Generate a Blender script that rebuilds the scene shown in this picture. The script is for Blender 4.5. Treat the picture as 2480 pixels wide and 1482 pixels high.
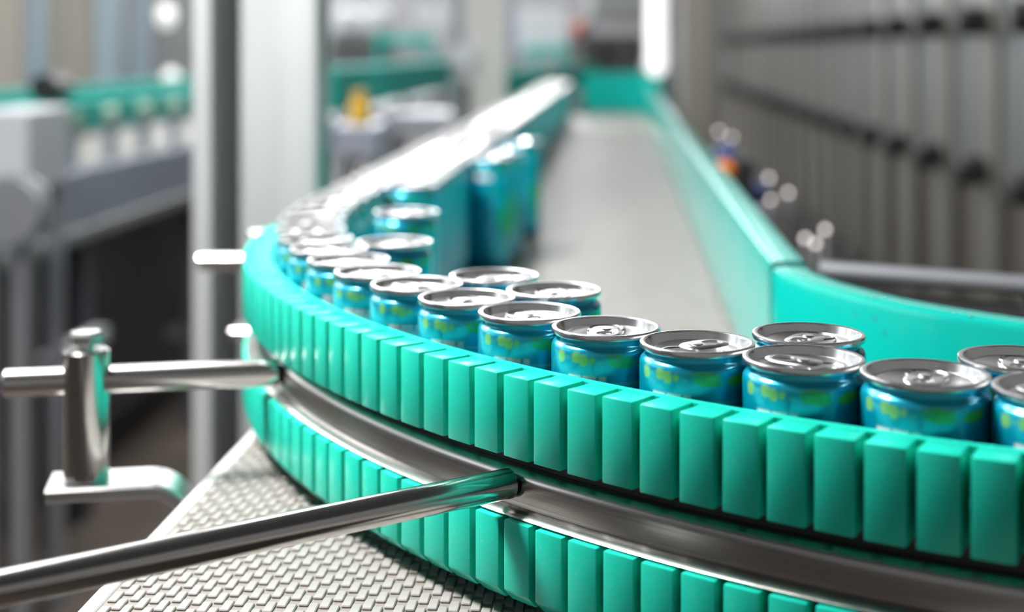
import bpy, bmesh, math, random
from mathutils import Vector, Matrix
random.seed(7)
for o in list(bpy.data.objects): bpy.data.objects.remove(o)
SC = bpy.context.scene
COL = SC.collection

# ------------------------------------------------------------------ camera
F = 3444.0            # focal length in pixels of the 2480 wide frame (50 mm on 36 mm)
YH = 115.0            # horizon row
ZB = 0.90             # belt surface above the floor
HC = 0.268            # camera above the belt
CAMZ = ZB + HC
cam_d = bpy.data.cameras.new('camera'); cam = bpy.data.objects.new('camera', cam_d); COL.objects.link(cam)
cam.location = (0, 0, CAMZ); cam.rotation_euler = (math.radians(90), 0, 0)
cam_d.lens = 50; cam_d.sensor_width = 36; cam_d.sensor_fit = 'HORIZONTAL'
cam_d.shift_y = -(741 - YH) / 2480.0
cam_d.clip_start = 0.02; cam_d.clip_end = 200
cam_d.dof.use_dof = True; cam_d.dof.focus_distance = 0.665; cam_d.dof.aperture_fstop = 4.2
SC.camera = cam

# ------------------------------------------------------------------ world, exposure, large lights
w = bpy.data.worlds.new('hall_air'); SC.world = w; w.use_nodes = True
w.node_tree.nodes['Background'].inputs[0].default_value = (0.95, 0.95, 0.93, 1)
w.node_tree.nodes['Background'].inputs[1].default_value = 0.14
SC.view_settings.view_transform = 'Standard'; SC.view_settings.look = 'None'
SC.view_settings.gamma = 1; SC.view_settings.use_curve_mapping = False
SC.view_settings.exposure = 0.5
WIN_E = 9.0            # frosted clerestory windows in the far wall
WIN_L = 0.9            # the same in the left wall, on the shaded side
LAMP_E = 9.5         # ceiling tubes
def area_lamp(name, loc, target, size, power, col=(1, 1, 1)):
    d = bpy.data.lights.new(name, 'AREA'); d.shape = 'RECTANGLE'; d.size = size[0]; d.size_y = size[1]
    d.energy = power; d.color = col
    o = bpy.data.objects.new(name, d); COL.objects.link(o); o.location = loc
    o.rotation_euler = (Vector(target) - Vector(loc)).to_track_quat('-Z', 'Y').to_euler()
    return o
PEND = (-0.62, 0.96, ZB + 1.05)
area_lamp('pendant_light', PEND, (-0.28, 0.96, ZB), (0.34, 0.12), 36, (1, 0.985, 0.965))

# ------------------------------------------------------------------ helpers
def link(o): COL.objects.link(o); return o
def tag(o, label=None, cat=None, group=None, kind=None):
    if label: o['label'] = label
    if cat: o['category'] = cat
    if group: o['group'] = group
    if kind: o['kind'] = kind
    return o
def thing(name, label, cat, loc=(0, 0, 0), rotz=0, group=None):
    o = link(bpy.data.objects.new(name, None)); o.location = loc; o.rotation_euler = (0, 0, rotz)
    o.empty_display_size = 0.05
    return tag(o, label, cat, group)
def me_from(bm, name, mats, smooth=False):
    me = bpy.data.meshes.new(name); bm.normal_update(); bm.to_mesh(me); bm.free()
    for m in (mats if isinstance(mats, (list, tuple)) else [mats]): me.materials.append(m)
    if smooth:
        for p in me.polygons: p.use_smooth = True
        try: me.set_sharp_from_angle(angle=math.radians(38))
        except Exception: pass
    return me
def obj(name, me, parent=None, loc=(0, 0, 0), rotz=0):
    o = link(bpy.data.objects.new(name, me)); o.parent = parent; o.location = loc; o.rotation_euler = (0, 0, rotz)
    return o
def part(name, bm, mat, parent=None, smooth=False, world=True, loc=None):
    """bm in world coordinates unless world=False; shifted to the parent's chain"""
    if world:
        off = Vector((0, 0, 0)); rz = 0; p = parent; chain = []
        while p is not None: chain.append(p); p = p.parent
        M = Matrix()
        for p in reversed(chain): M = M @ (Matrix.Translation(p.location) @ p.rotation_euler.to_matrix().to_4x4())
        bmesh.ops.transform(bm, matrix=M.inverted(), verts=bm.verts)
    return obj(name, me_from(bm, name, mat, smooth), parent, loc or (0, 0, 0))
def whole(name, bm, mat, base, smooth=False):
    """a one-mesh top-level thing whose origin is at its base"""
    bmesh.ops.translate(bm, vec=-Vector(base), verts=bm.verts)
    return obj(name, me_from(bm, name, mat, smooth), None, base)
def B(): return bmesh.new()
def box(bm, c, s, rz=0, bev=0, M=None, seg=1):
    r = bmesh.ops.create_cube(bm, size=1.0); vs = r['verts']
    m = Matrix.Translation(c) @ Matrix.Rotation(rz, 4, 'Z') @ Matrix.Diagonal((s[0], s[1], s[2], 1))
    if M is not None: m = M @ m
    bmesh.ops.transform(bm, matrix=m, verts=vs)
    if bev:
        es = list({e for v in vs for e in v.link_edges})
        bmesh.ops.bevel(bm, geom=es, offset=bev, segments=seg, affect='EDGES', profile=0.5)
    return vs
def bx(bm, x0, x1, y0, y1, z0, z1, bev=0): return box(bm, ((x0+x1)/2, (y0+y1)/2, (z0+z1)/2), (abs(x1-x0), abs(y1-y0), abs(z1-z0)), 0, bev)
def tube(bm, a, b, r, n=24, cap=True, bev=0):
    a, b = Vector(a), Vector(b); d = (b - a); L = d.length; d.normalize()
    q = d.to_track_quat('Z', 'Y').to_matrix()
    prof = [(r - bev, 0), (r, bev), (r, L - bev), (r - bev, L)] if bev else [(r, 0), (r, L)]
    rings = []
    for (rr, z) in prof:
        rings.append([bm.verts.new(a + q @ Vector((rr * math.cos(2*math.pi*i/n), rr * math.sin(2*math.pi*i/n), z))) for i in range(n)])
    for k in range(len(rings) - 1):
        for i in range(n): bm.faces.new((rings[k][i], rings[k][(i+1) % n], rings[k+1][(i+1) % n], rings[k+1][i]))
    if cap: bm.faces.new(rings[0][::-1]); bm.faces.new(rings[-1])
def lathe(bm, prof, n=48, c=(0, 0, 0), mi=0):
    rings = []
    for (r, z) in prof:
        if r < 1e-6: rings.append([bm.verts.new((c[0], c[1], c[2] + z))])
        else: rings.append([bm.verts.new((c[0] + r*math.cos(2*math.pi*i/n), c[1] + r*math.sin(2*math.pi*i/n), c[2] + z)) for i in range(n)])
    fs = []
    for k in range(len(rings) - 1):
        a, b = rings[k], rings[k+1]
        for i in range(n):
            j = (i+1) % n
            if len(a) == 1 and len(b) == 1: continue
            if len(a) == 1: f = bm.faces.new((a[0], b[j], b[i]))
            elif len(b) == 1: f = bm.faces.new((a[i], a[j], b[0]))
            else: f = bm.faces.new((a[i], a[j], b[j], b[i]))
            f.material_index = mi; fs.append(f)
    return fs
def sweep(bm, path, prof, cap=True, z0=0):
    """path: list of (x, y, nx, ny); prof: closed list of (n, z) counter-clockwise seen along the path"""
    uv = bm.loops.layers.uv.verify()
    rings = []; s = 0; ss = []
    for k, (x, y, nx, ny) in enumerate(path):
        if k: s += math.hypot(x - path[k-1][0], y - path[k-1][1])
        ss.append(s)
        rings.append([bm.verts.new((x + nx*n, y + ny*n, z0 + z)) for (n, z) in prof])
    pl = [0]
    for i in range(len(prof)):
        a, b = prof[i], prof[(i+1) % len(prof)]; pl.append(pl[-1] + math.hypot(a[0]-b[0], a[1]-b[1]))
    m = len(prof)
    for k in range(len(rings)-1):
        for i in range(m):
            j = (i+1) % m
            f = bm.faces.new((rings[k][i], rings[k+1][i], rings[k+1][j], rings[k][j]))
            for l, c in zip(f.loops, ((ss[k], pl[i]), (ss[k+1], pl[i]), (ss[k+1], pl[i+1]), (ss[k], pl[i+1]))): l[uv].uv = c
    if cap: bm.faces.new(rings[0]); bm.faces.new(rings[-1][::-1])
    bmesh.ops.recalc_face_normals(bm, faces=bm.faces)
def px(x, y, Y): return Vector(((x - 1240) / F * Y, Y, CAMZ - (y - YH) * Y / F))
def plan(x, y, z):           # pixel of a point known to lie at height z above the belt
    Y = (HC - z) * F / (y - YH); return ((x - 1240) / F * Y, Y)

# ------------------------------------------------------------------ materials
def mat(name, col, rough=0.5, metal=0.0, spec=0.5, sss=0, sssr=(0, 0, 0), emit=None, es=0, noise=None, nscale=30, bump=0, rvar=0, coat=0, stretch=None, coord='Object'):
    m = bpy.data.materials.new(name); m.use_nodes = True; nt = m.node_tree; b = nt.nodes['Principled BSDF']
    b.inputs['Base Color'].default_value = (*col, 1); b.inputs['Roughness'].default_value = rough
    b.inputs['Metallic'].default_value = metal; b.inputs['Specular IOR Level'].default_value = spec
    if coat: b.inputs['Coat Weight'].default_value = coat; b.inputs['Coat Roughness'].default_value = 0.12
    if sss:
        b.inputs['Subsurface Weight'].default_value = sss; b.inputs['Subsurface Radius'].default_value = sssr; b.inputs['Subsurface Scale'].default_value = 1.0
    if emit: b.inputs['Emission Color'].default_value = (*emit, 1); b.inputs['Emission Strength'].default_value = es
    if noise is not None or bump or rvar:
        tc = nt.nodes.new('ShaderNodeTexCoord'); n = nt.nodes.new('ShaderNodeTexNoise'); n.inputs['Scale'].default_value = nscale; n.inputs['Detail'].default_value = 4
        src = tc.outputs[coord]
        if stretch:
            mp = nt.nodes.new('ShaderNodeMapping'); mp.inputs['Scale'].default_value = stretch; nt.links.new(src, mp.inputs[0]); src = mp.outputs[0]
        nt.links.new(src, n.inputs['Vector'])
        if noise is not None:
            mx = nt.nodes.new('ShaderNodeMix'); mx.data_type = 'RGBA'; mx.inputs[6].default_value = (*col, 1); mx.inputs[7].default_value = (*noise, 1)
            rp = nt.nodes.new('ShaderNodeMapRange'); rp.inputs[1].default_value = 0.35; rp.inputs[2].default_value = 0.68
            nt.links.new(n.outputs['Fac'], rp.inputs[0]); nt.links.new(rp.outputs[0], mx.inputs[0]); nt.links.new(mx.outputs[2], b.inputs['Base Color'])
        if rvar:
            rr = nt.nodes.new('ShaderNodeMapRange'); rr.inputs[3].default_value = rough - rvar; rr.inputs[4].default_value = rough + rvar
            nt.links.new(n.outputs['Fac'], rr.inputs[0]); nt.links.new(rr.outputs[0], b.inputs['Roughness'])
        if bump:
            bp = nt.nodes.new('ShaderNodeBump'); bp.inputs['Strength'].default_value = bump; bp.inputs['Distance'].default_value = 0.001
            nt.links.new(n.outputs['Fac'], bp.inputs['Height']); nt.links.new(bp.outputs[0], b.inputs['Normal'])
    return m
M_GREEN = mat('green_polyethylene', (0.012, 0.50, 0.375), 0.27, 0, 0.30, 0.22, (0.0006, 0.0035, 0.003), nscale=160, rvar=0.012)
M_GREENB = mat('green_rail_board', (0.002, 0.325, 0.275), 0.17, 0, 0.5, nscale=25, rvar=0.05)
M_GREENF = mat('green_rail_far', (0.001, 0.42, 0.36), 0.5, 0, 0.2)
M_STEEL = mat('brushed_steel', (0.60, 0.585, 0.57), 0.24, 1.0, noise=(0.42, 0.405, 0.395), nscale=1.0, rvar=0.06, stretch=(9, 1100, 1), coord='UV')
M_ROD = mat('polished_rod_steel', (0.66, 0.645, 0.63), 0.17, 1.0, nscale=300, rvar=0.03)
M_CAST = mat('cast_steel', (0.74, 0.735, 0.73), 0.33, 1.0, nscale=90, rvar=0.05)
M_GALV = mat('galvanised_steel', (0.39, 0.40, 0.41), 0.52, 0.35, noise=(0.49, 0.50, 0.51), nscale=14, rvar=0.08, stretch=(1, 1, 0.15))
M_GALV2 = mat('pale_column_paint', (0.60, 0.595, 0.575), 0.55)
M_LID = mat('aluminium_lid', (0.82, 0.82, 0.83), 0.21, 1.0, nscale=200, rvar=0.03)
M_BELT = mat('belt_plastic', (0.225, 0.215, 0.20), 0.42, 0, 0.35, noise=(0.28, 0.27, 0.255), nscale=45, rvar=0.06)
M_BELTD = mat('belt_underlay', (0.175, 0.155, 0.14), 0.5)
M_BELTE = mat('belt_edge', (0.50, 0.50, 0.485), 0.32)
M_FRAME = mat('frame_steel', (0.42, 0.44, 0.48), 0.38, 0.7)
M_DARK = mat('dark_rubber', (0.02, 0.021, 0.023), 0.5)
M_GREY = mat('grey_paint', (0.27, 0.28, 0.29), 0.5)
M_WHITE = mat('white_paint', (0.58, 0.60, 0.64), 0.45)
M_BEIGE = mat('beige_panel', (0.36, 0.34, 0.30), 0.55)
M_BLUEG = mat('blue_grey_paint', (0.30, 0.36, 0.42), 0.5)
M_FLOOR = mat('hall_floor', (0.115, 0.092, 0.077), 0.62, 0, 0.2, noise=(0.07, 0.057, 0.048), nscale=2.2)
M_WALL = mat('hall_wall', (0.34, 0.35, 0.37), 0.8, noise=(0.26, 0.27, 0.29), nscale=1.2)
M_CEIL = mat('hall_ceiling', (0.28, 0.28, 0.29), 0.8)
M_ORANGE = mat('orange_plastic', (0.85, 0.24, 0.01), 0.4)
M_BLUE = mat('blue_plastic', (0.06, 0.11, 0.32), 0.4)
M_YELLOW = mat('yellow_plastic', (0.72, 0.42, 0.02), 0.45)
M_RED = mat('red_plastic', (0.50, 0.10, 0.06), 0.5)
M_WIN = mat('frosted_window', (0.8, 0.8, 0.8), 0.5, emit=(0.95, 0.98, 1), es=WIN_E)
M_WINL = mat('frosted_window_shaded', (0.8, 0.8, 0.8), 0.5, emit=(0.9, 0.96, 1), es=WIN_L)
M_TUBE = mat('lamp_tube', (0.9, 0.9, 0.9), 0.4, emit=(1, 0.99, 0.97), es=LAMP_E)
M_TUBE2 = mat('vertical_lamp_tube', (0.9, 0.9, 0.9), 0.4, emit=(1, 0.99, 0.985), es=0.85)
M_GLINT = mat('glint_glow', (0.8, 0.75, 0.72), 0.3, emit=(1, 0.9, 0.86), es=1.7)  # glow standing in for glints on shiny bolt heads
M_GLOBE = mat('globe_lamp_glass', (0.9, 0.9, 0.9), 0.4, emit=(1, 1, 1), es=0.5)
# can body: metallic ink, the print in a colour attribute
M_CAN = bpy.data.materials.new('printed_can'); M_CAN.use_nodes = True
_nt = M_CAN.node_tree; _b = _nt.nodes['Principled BSDF']; _a = _nt.nodes.new('ShaderNodeAttribute'); _a.attribute_name = 'print'
_nt.links.new(_a.outputs['Color'], _b.inputs['Base Color']); _b.inputs['Roughness'].default_value = 0.27
_nt.links.new(_a.outputs['Alpha'], _b.inputs['Metallic'])
_b.inputs['Coat Weight'].default_value = 0.8; _b.inputs['Coat Roughness'].default_value = 0.14

# ------------------------------------------------------------------ the line's ground plan
AX = math.radians(4.235)                           # heading of the straight run, right of the view axis
TD = Vector((math.sin(AX), math.cos(AX), 0))       # along the run (u)
RD = Vector((math.cos(AX), -math.sin(AX), 0))      # to its right (v)
def uv(u, v, z=0): return TD*u + RD*v + Vector((0, 0, z))
CX, CY, RR = 0.5266, 1.1759, 0.687                 # centre and radius of the outer row of cans
PH0 = math.atan2(-RD.y, -RD.x) % (2*math.pi)       # where the curve meets the straight run
def arc(ph, r): return Vector((CX + r*math.cos(ph), CY + r*math.sin(ph), 0))
U0 = arc(PH0, RR).dot(TD); V0 = arc(PH0, RR).dot(RD)
PH1 = math.radians(263)
def curve_path(n=120, straight=True, uend=5.6, ph1=PH1):
    """outer row line from the far end to the near end with outward normals"""
    P = []
    if straight:
        for k in range(14):
            u = uend + (U0 - uend) * k / 14; p = uv(u, V0); P.append((p.x, p.y, -RD.x, -RD.y))
    for k in range(n + 1):
        ph = PH0 + (ph1 - PH0) * k / n; p = arc(ph, RR); P.append((p.x, p.y, math.cos(ph), math.sin(ph)))
    return P

# ------------------------------------------------------------------ hall shell
def struct(name, bm, m, smooth=False):
    o = obj(name, me_from(bm, name, m, smooth)); o['kind'] = 'structure'; return o
HX0, HX1, HY0, HY1, HZ = -9.0, 8.0, -6.0, 24.0, 6.0
b = B(); bx(b, HX0, HX1, HY0, HY1, -0.1, 0); struct('floor', b, M_FLOOR)
b = B(); bx(b, HX0, HX1, HY0, HY1, HZ, HZ+0.1); struct('ceiling', b, M_CEIL)
b = B(); bx(b, HX0, HX1, HY1, HY1+0.2, 0, 2.6); bx(b, HX0, HX1, HY1, HY1+0.2, 5.7, HZ); struct('wall_far', b, M_WALL)
b = B(); bx(b, HX0-0.2, HX0, HY0, HY1, 0, 2.6); bx(b, HX0-0.2, HX0, HY0, HY1, 5.7, HZ); struct('wall_left', b, M_WALL)
def window(n, a, c, pm=None):
    """frosted clerestory window between two corner points"""
    a, c = Vector(a), Vector(c); d = (c - a); d.z = 0; L = d.length; d.normalize(); nrm = Vector((-d.y, d.x, 0))
    root = link(bpy.data.objects.new('window_%d' % n, None)); root.location = a; root['kind'] = 'structure'
    rz = math.atan2(d.y, d.x); root.rotation_euler = (0, 0, rz); H = c.z - a.z
    bm = B(); bx(bm, 0, L, -0.04, 0.04, 0, 0.08); bx(bm, 0, L, -0.04, 0.04, H-0.08, H); bx(bm, 0, 0.08, -0.04, 0.04, 0, H); bx(bm, L-0.08, L, -0.04, 0.04, 0, H)
    part('window_frame', bm, M_GREY, root, world=False)
    k = 3
    for i in range(k):
        x0, x1 = 0.08 + (L-0.16)*i/k, 0.08 + (L-0.16)*(i+1)/k
        bm = B(); bx(bm, x0+0.02, x1-0.02, -0.01, 0.01, 0.08, H-0.08); part('pane', bm, pm or M_WIN, root, world=False)
for i in range(5): window(i+1, (HX0 + 0.3 + i*2.75, HY1+0.1, 2.6), (HX0 + 2.9 + i*2.75, HY1+0.1, 5.7))
for i in range(5): window(i+6, (HX0-0.1, 0.0 + i*4.2, 2.6), (HX0-0.1, 3.8 + i*4.2, 5.7), M_WINL)

# ceiling lamps: long panel lamps in metal trays hung under the ceiling, left of the machine
def ceiling_lamp(u, v, z, L, W, lab):
    t = thing('ceiling_lamp', lab, 'lamp', uv(u, v, z), -AX, 'panel lamps under the hall ceiling')
    bm = B(); box(bm, (0, 0, 0.035), (W+0.06, L+0.06, 0.05), bev=0.008); part('housing', bm, M_GREY, t, world=False)
    bm = B(); box(bm, (0, 0, 0), (W, L, 0.02)); part('diffuser', bm, M_TUBE, t, world=False)
    for s_ in (-L*0.35, L*0.35):
        bm = B(); tube(bm, (0, s_, 0.06), (0, s_, HZ - z), 0.006, 8); part('hanger', bm, M_GREY, t, world=False)
for v in (-4.1, -3.0, -1.9, -0.8):
    for k in range(-1 if v > -2.5 else 0, 8): ceiling_lamp(3.75 + k*2.15, v, 3.35, 1.7, 0.5, 'long white panel lamp hung in rows from the dark hall ceiling')

pt_ = thing('pendant_lamp', 'small white pendant work lamp hung over the curve of the rail', 'lamp', PEND)
b = B(); box(b, (0, 0, 0.045), (0.18, 0.40, 0.06), bev=0.012); part('housing', b, M_WHITE, pt_, world=False)
for q_ in (-0.12, 0.12):
    b = B(); tube(b, (0, q_, 0.07), (0, q_, HZ - PEND[2]), 0.004, 8); part('hanger', b, M_GREY, pt_, world=False)
# ------------------------------------------------------------------ main conveyor
conv = thing('conveyor', 'grey plastic link belt conveyor carrying the blue cans', 'conveyor', uv(0.5, 0.2, 0), -AX)
def conv_box(name, u0, u1, v0, v1, z0, z1, m, parent=conv, bev=0):
    b = B(); box(b, uv((u0+u1)/2, (v0+v1)/2, (z0+z1)/2), (v1-v0, u1-u0, z1-z0), -AX, bev); return part(name, b, m, parent)
FE = (0.60, 1.22)              # near belt in u
FV = (-0.2565, 0.80)
conv_box('near_belt', 0.30, 1.0, 0.16, FV[1], ZB-0.016, ZB-0.0012, M_BELTD)
conv_box('near_belt', 0.30, FE[1], 0.05, 0.16, ZB-0.016, ZB-0.0012, M_BELTD)
fb = conv_box('near_belt', FE[0], FE[1], FV[0], 0.05, ZB-0.016, ZB-0.0012, M_BELTD)
conv_box('belt_edge_strip', FE[0], FE[1], FV[0], FV[0]+0.0085, ZB-0.0022, ZB-0.0002, M_BELTE, fb, 0.0008)
ru0, ru1, rv0, rv1 = 1.222, 5.68, -0.288, 0.150
rb = conv_box('far_belt', ru0, ru1, rv0, rv1, ZB-0.016, ZB-0.0022, M_BELT)
for v, ue in ((-0.235, 1.2), (0.76, 0.98)): conv_box('side_frame', 0.62 if v < 0 else 0.32, ue, v, v+0.012, ZB-0.17, ZB-0.017, M_FRAME)
for v in (-0.270, 0.13): conv_box('side_frame', 1.24, 5.66, v, v+0.012, ZB-0.17, ZB-0.017, M_FRAME)
for (u, v) in ((0.66, -0.22), (0.36, 0.74), (0.90, 0.72), (2.2, -0.26), (2.2, 0.11), (3.8, -0.26), (3.8, 0.11), (5.4, -0.26), (5.4, 0.11)):
    conv_box('leg', u-0.025, u+0.025, v-0.02, v+0.03, 0, ZB-0.15, M_FRAME)
conv_box('cross_brace', 0.64, 0.68, -0.23, 0.76, ZB-0.15, ZB-0.11, M_FRAME)
conv_box('cross_brace', 2.18, 2.22, -0.28, 0.14, ZB-0.15, ZB-0.11, M_FRAME)
# belt links: staggered flat fingers, 5 mm apart
LP, LA, LL, LW = 0.0052, 0.0185, 0.0122, 0.0047
lb = B(); box(lb, (0, 0, -0.0011), (LW, LL, 0.0022), bev=0.0005); LINK = me_from(lb, 'belt_link', M_BELT)
near = []; far = []
nv = int((0.80 - (FV[0]+0.009)) / LP)
for i in range(nv):
    v = FV[0] + 0.0095 + LP*(i + 0.5)
    for k in range(int((1.22-0.60)/LA)):
        u = 0.605 + LA*k + (LA/2 if i % 2 else 0) + (0.0022 if i % 4 > 1 else 0)
        if u + LL/2 > (1.218 if v < 0.158 else 0.998): continue
        p = uv(u, v)
        sx, sy = 1240 + F*p.x/p.y, YH + HC*F/p.y
        d = math.hypot(p.x - CX, p.y - CY)
        seen = d > RR + 0.035 and sy < 1530 and sx > 120
        (near if seen else far).append((p.x, p.y, sy))
near.sort(key=lambda q: -q[2])
spread = near[:290]; far += near[290:]
for (x, y, s) in spread:
    p = Vector((x, y, ZB)) - conv.location; q = Matrix.Rotation(AX, 3, 'Z') @ p
    o = obj('belt_link', LINK, fb, q)
def link_field(name, pts, parent, zz=ZB, small=False):
    V = []; Fc = []
    h = 0.0022; ex = Vector((RD.x, RD.y, 0)); ey = Vector((TD.x, TD.y, 0)); c = 0.0005
    for (x, y, *_r) in pts:
        n0 = len(V)
        for (a, bb, z) in ((-1, -1, -h), (1, -1, -h), (1, 1, -h), (-1, 1, -h)):
            q = ex*(a*LW/2) + ey*(bb*LL/2); V.append((x+q.x, y+q.y, zz+z))
        for (a, bb) in ((-1, -1), (1, -1), (1, 1), (-1, 1)):
            q = ex*(a*(LW/2-c)) + ey*(bb*(LL/2-c)); V.append((x+q.x, y+q.y, zz))
        Fc += [(n0+4, n0+5, n0+6, n0+7)] + [(n0+i, n0+(i+1) % 4, n0+4+(i+1) % 4, n0+4+i) for i in range(4)]
    me = bpy.data.meshes.new(name); 
    inv = Matrix.Rotation(AX, 3, 'Z')
    me.from_pydata([tuple(inv @ (Vector(v) - conv.location)) for v in V], [], Fc); me.materials.append(M_BELT)
    o = obj(name, me, parent); o['kind'] = 'stuff'; return o
link_field('belt_link_field', far, fb)
pts = []
for i in range(int((rv1 - rv0 - 0.02)/LP)):
    v = rv0 + 0.012 + LP*i
    for k in range(int(3.4/LA)):
        p = uv(ru0 + 0.012 + LA*k + (LA/2 if i % 2 else 0), v); pts.append((p.x, p.y))
link_field('belt_link_field', pts, rb, ZB)

# ------------------------------------------------------------------ outer guide rail: steel bar and two green strips sawn into blocks
rail = thing('outer_guide_rail', 'curved green guide rail sawn into blocks above and below a steel bar', 'guide rail', (CX, CY, ZB))
NI = 0.0272                        # inner face, from the row line
NB = 0.0325                        # bottom of the saw cuts
NO = 0.0490                        # outer face of the blocks
ZU = (0.0768, 0.1150); ZL = (0.0086, 0.0472)
path = curve_path()
bar = [(NI, 0.0512), (NO-0.0092, 0.0512), (NO-0.0092, 0.0622), (NO-0.0097, 0.0644), (NO-0.0110, 0.0664), (NO-0.0128, 0.0677), (NO-0.0148, 0.0683), (NI, 0.0685)]
b = B(); sweep(b, path, bar, z0=ZB); part('steel_bar', b, M_STEEL, rail, True)
led = [(NI, 0.0474), (NO-0.0042, 0.0474), (NO-0.0030, 0.0479), (NO-0.0028, 0.0484), (NO-0.0034, 0.0489), (NO-0.0091, 0.0511), (NI, 0.0511)]
b = B(); sweep(b, path, led, z0=ZB); part('steel_ledge', b, M_STEEL, rail, True)
b = B(); sweep(b, path, [(NI+0.0002, 0.0685), (NB, 0.0685), (NB, 0.0768), (NI+0.0002, 0.0768)], z0=ZB); part('gap_shade', b, M_DARK, rail)  # dark strip in the gap under the blocks, shade put into its colour
sp = [q for q in curve_path(n=1)][:15]
for nm, (z0, z1), ch in (('upper_strip', ZU, 0.0012), ('lower_strip', ZL, 0.0012)):
    b = B(); sweep(b, path, [(NI, z0), (NB, z0), (NB, z1-0.0002), (NI+0.001, z1), (NI, z1-0.001)], z0=ZB); s = part(nm, b, M_GREEN, rail, True)
    # straight stretch of the run is solid
    b = B(); sweep(b, sp, [(NB-0.001, z0+0.0004), (NO, z0), (NO, z1-ch), (NO-ch, z1), (NB-0.001, z1-0.0004)], z0=ZB); part('solid_stretch', b, M_GREEN, s, True)
def block_mesh(name, z0, z1, cham_bottom):
    bm = B(); w = 0.0165
    if cham_bottom: poly = [(NB-0.0006, z0), (NO-0.0052, z0), (NO, z0+0.0056), (NO, z1), (NB-0.0006, z1)]
    else: poly = [(NB-0.0006, z0), (NO, z0), (NO, z1), (NB-0.0006, z1)]
    A = []; C2 = []
    for (n, z) in poly:
        k = (RR + n) / (RR + NO)
        A.append(bm.verts.new((n, -w*k/2, z))); C2.append(bm.verts.new((n, w*k/2, z)))
    m = len(poly)
    bm.faces.new(A); bm.faces.new(C2[::-1])
    for i in range(m): bm.faces.new((A[i], C2[i], C2[(i+1) % m], A[(i+1) % m]))
    bmesh.ops.recalc_face_normals(bm, faces=bm.faces)
    es = [e for e in bm.edges if any(v.co.x > NO-0.0001 or (cham_bottom and v.co.x > NO - 0.006) for v in e.verts) or all(v.co.z > z1-1e-5 for v in e.verts)]
    bmesh.ops.bevel(bm, geom=es, offset=0.00075, segments=2, affect='EDGES', profile=0.5)
    bmesh.ops.translate(bm, vec=(-NO, 0, 0), verts=bm.verts)
    return me_from(bm, name, M_GREEN, True)
BU, BL = block_mesh('upper_block', *ZU, False), block_mesh('lower_block', *ZL, True)
us = [o for o in rail.children if o.name.startswith('upper_strip')][0]; ls = [o for o in rail.children if o.name.startswith('lower_strip')][0]
step = 0.0202 / (RR + NO)
p0 = plan(1289, 921, ZU[1]); pha = math.atan2(p0[1]-CY, p0[0]-CX) % (2*math.pi) + step*0.5     # a cut seen at x = 1290
k = -60
for k in range(-60, 60):
    ph = pha + k*step
    if ph < PH0 + step*0.4 or ph > PH1 - step*0.3: continue
    for (me, par, dph) in ((BU, us, 0), (BL, ls, 0.0008)):
        r = RR + NO + random.uniform(-0.00025, 0.0002)
        p = Vector((r*math.cos(ph+dph), r*math.sin(ph+dph), random.uniform(-0.0002, 0.0002)))
        o = obj('rail_block', me, par, p, ph + dph + random.uniform(-0.006, 0.006))

# ------------------------------------------------------------------ inner guide rail: smooth green board
irail = thing('inner_guide_rail', 'smooth green guide board with a kink, running along the empty side of the belt', 'guide rail', (0.1816, 0.985, ZB))
raw = [uv(5.62, 0.1084), uv(4.4, 0.1084), uv(3.2, 0.1084), uv(2.2, 0.1084), uv(1.6, 0.1084), uv(1.25, 0.1084), uv(1.10, 0.1086), uv(1.03, 0.109)]
raw = [(p.x, p.y) for p in raw] + [(0.1822, 0.968), (0.1914, 0.9244), (0.2039, 0.890), (0.2191, 0.8584), (0.2366, 0.8314), (0.2581, 0.8061), (0.2890, 0.775), (0.330, 0.742), (0.385, 0.705), (0.46, 0.667), (0.56, 0.63), (0.66, 0.605)]
def catmull(P, n=6):
    out = []
    for i in range(len(P)-1):
        p0, p1, p2, p3 = P[max(i-1, 0)], P[i], P[i+1], P[min(i+2, len(P)-1)]
        for k in range(n):
            t = k/n
            out.append(tuple(0.5*((2*p1[a]) + (-p0[a]+p2[a])*t + (2*p0[a]-5*p1[a]+4*p2[a]-p3[a])*t*t + (-p0[a]+3*p1[a]-3*p2[a]+p3[a])*t**3) for a in (0, 1)))
    out.append(P[-1]); return out
def with_normals(P):
    out = []
    for i, p in enumerate(P):
        a, c = P[max(i-1, 0)], P[min(i+1, len(P)-1)]; dx, dy = c[0]-a[0], c[1]-a[1]; L = math.hypot(dx, dy)
        out.append((p[0], p[1], -dy/L, dx/L))
    return out
ipath = with_normals(catmull(raw[:8], 3) [:-1] + catmull(raw[7:], 8))
th = 0.026
iprof = [(0, 0.006), (th, 0.006), (th, 0.1115), (th-0.001, 0.1138), (th-0.0035, 0.1150), (0.0045, 0.1150), (0.0014, 0.1137), (0, 0.1105)]
spath = with_normals(catmull(raw[:8], 3)); cpath = with_normals(catmull([(0.1812, 0.992)] + raw[8:], 8))
b = B(); sweep(b, spath, iprof, z0=ZB); part('straight_board', b, M_GREENB, irail, True)
b = B(); sweep(b, cpath, iprof, z0=ZB); part('curved_board', b, M_GREENB, irail, True)
b = B(); sweep(b, ipath, [(th, 0.05), (th+0.006, 0.05), (th+0.006, 0.085), (th, 0.085)], z0=ZB); part('backing_strip', b, M_STEEL, irail, True)
for s in (12, 20, 40, 60):
    x, y, nx, ny = ipath[min(s, len(ipath)-1)]
    b = B(); box(b, (x+nx*(th+0.016), y+ny*(th+0.016), ZB+0.046), (0.02, 0.03, 0.09), math.atan2(ny, nx), 0.001); part('stay', b, M_CAST, irail)
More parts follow.
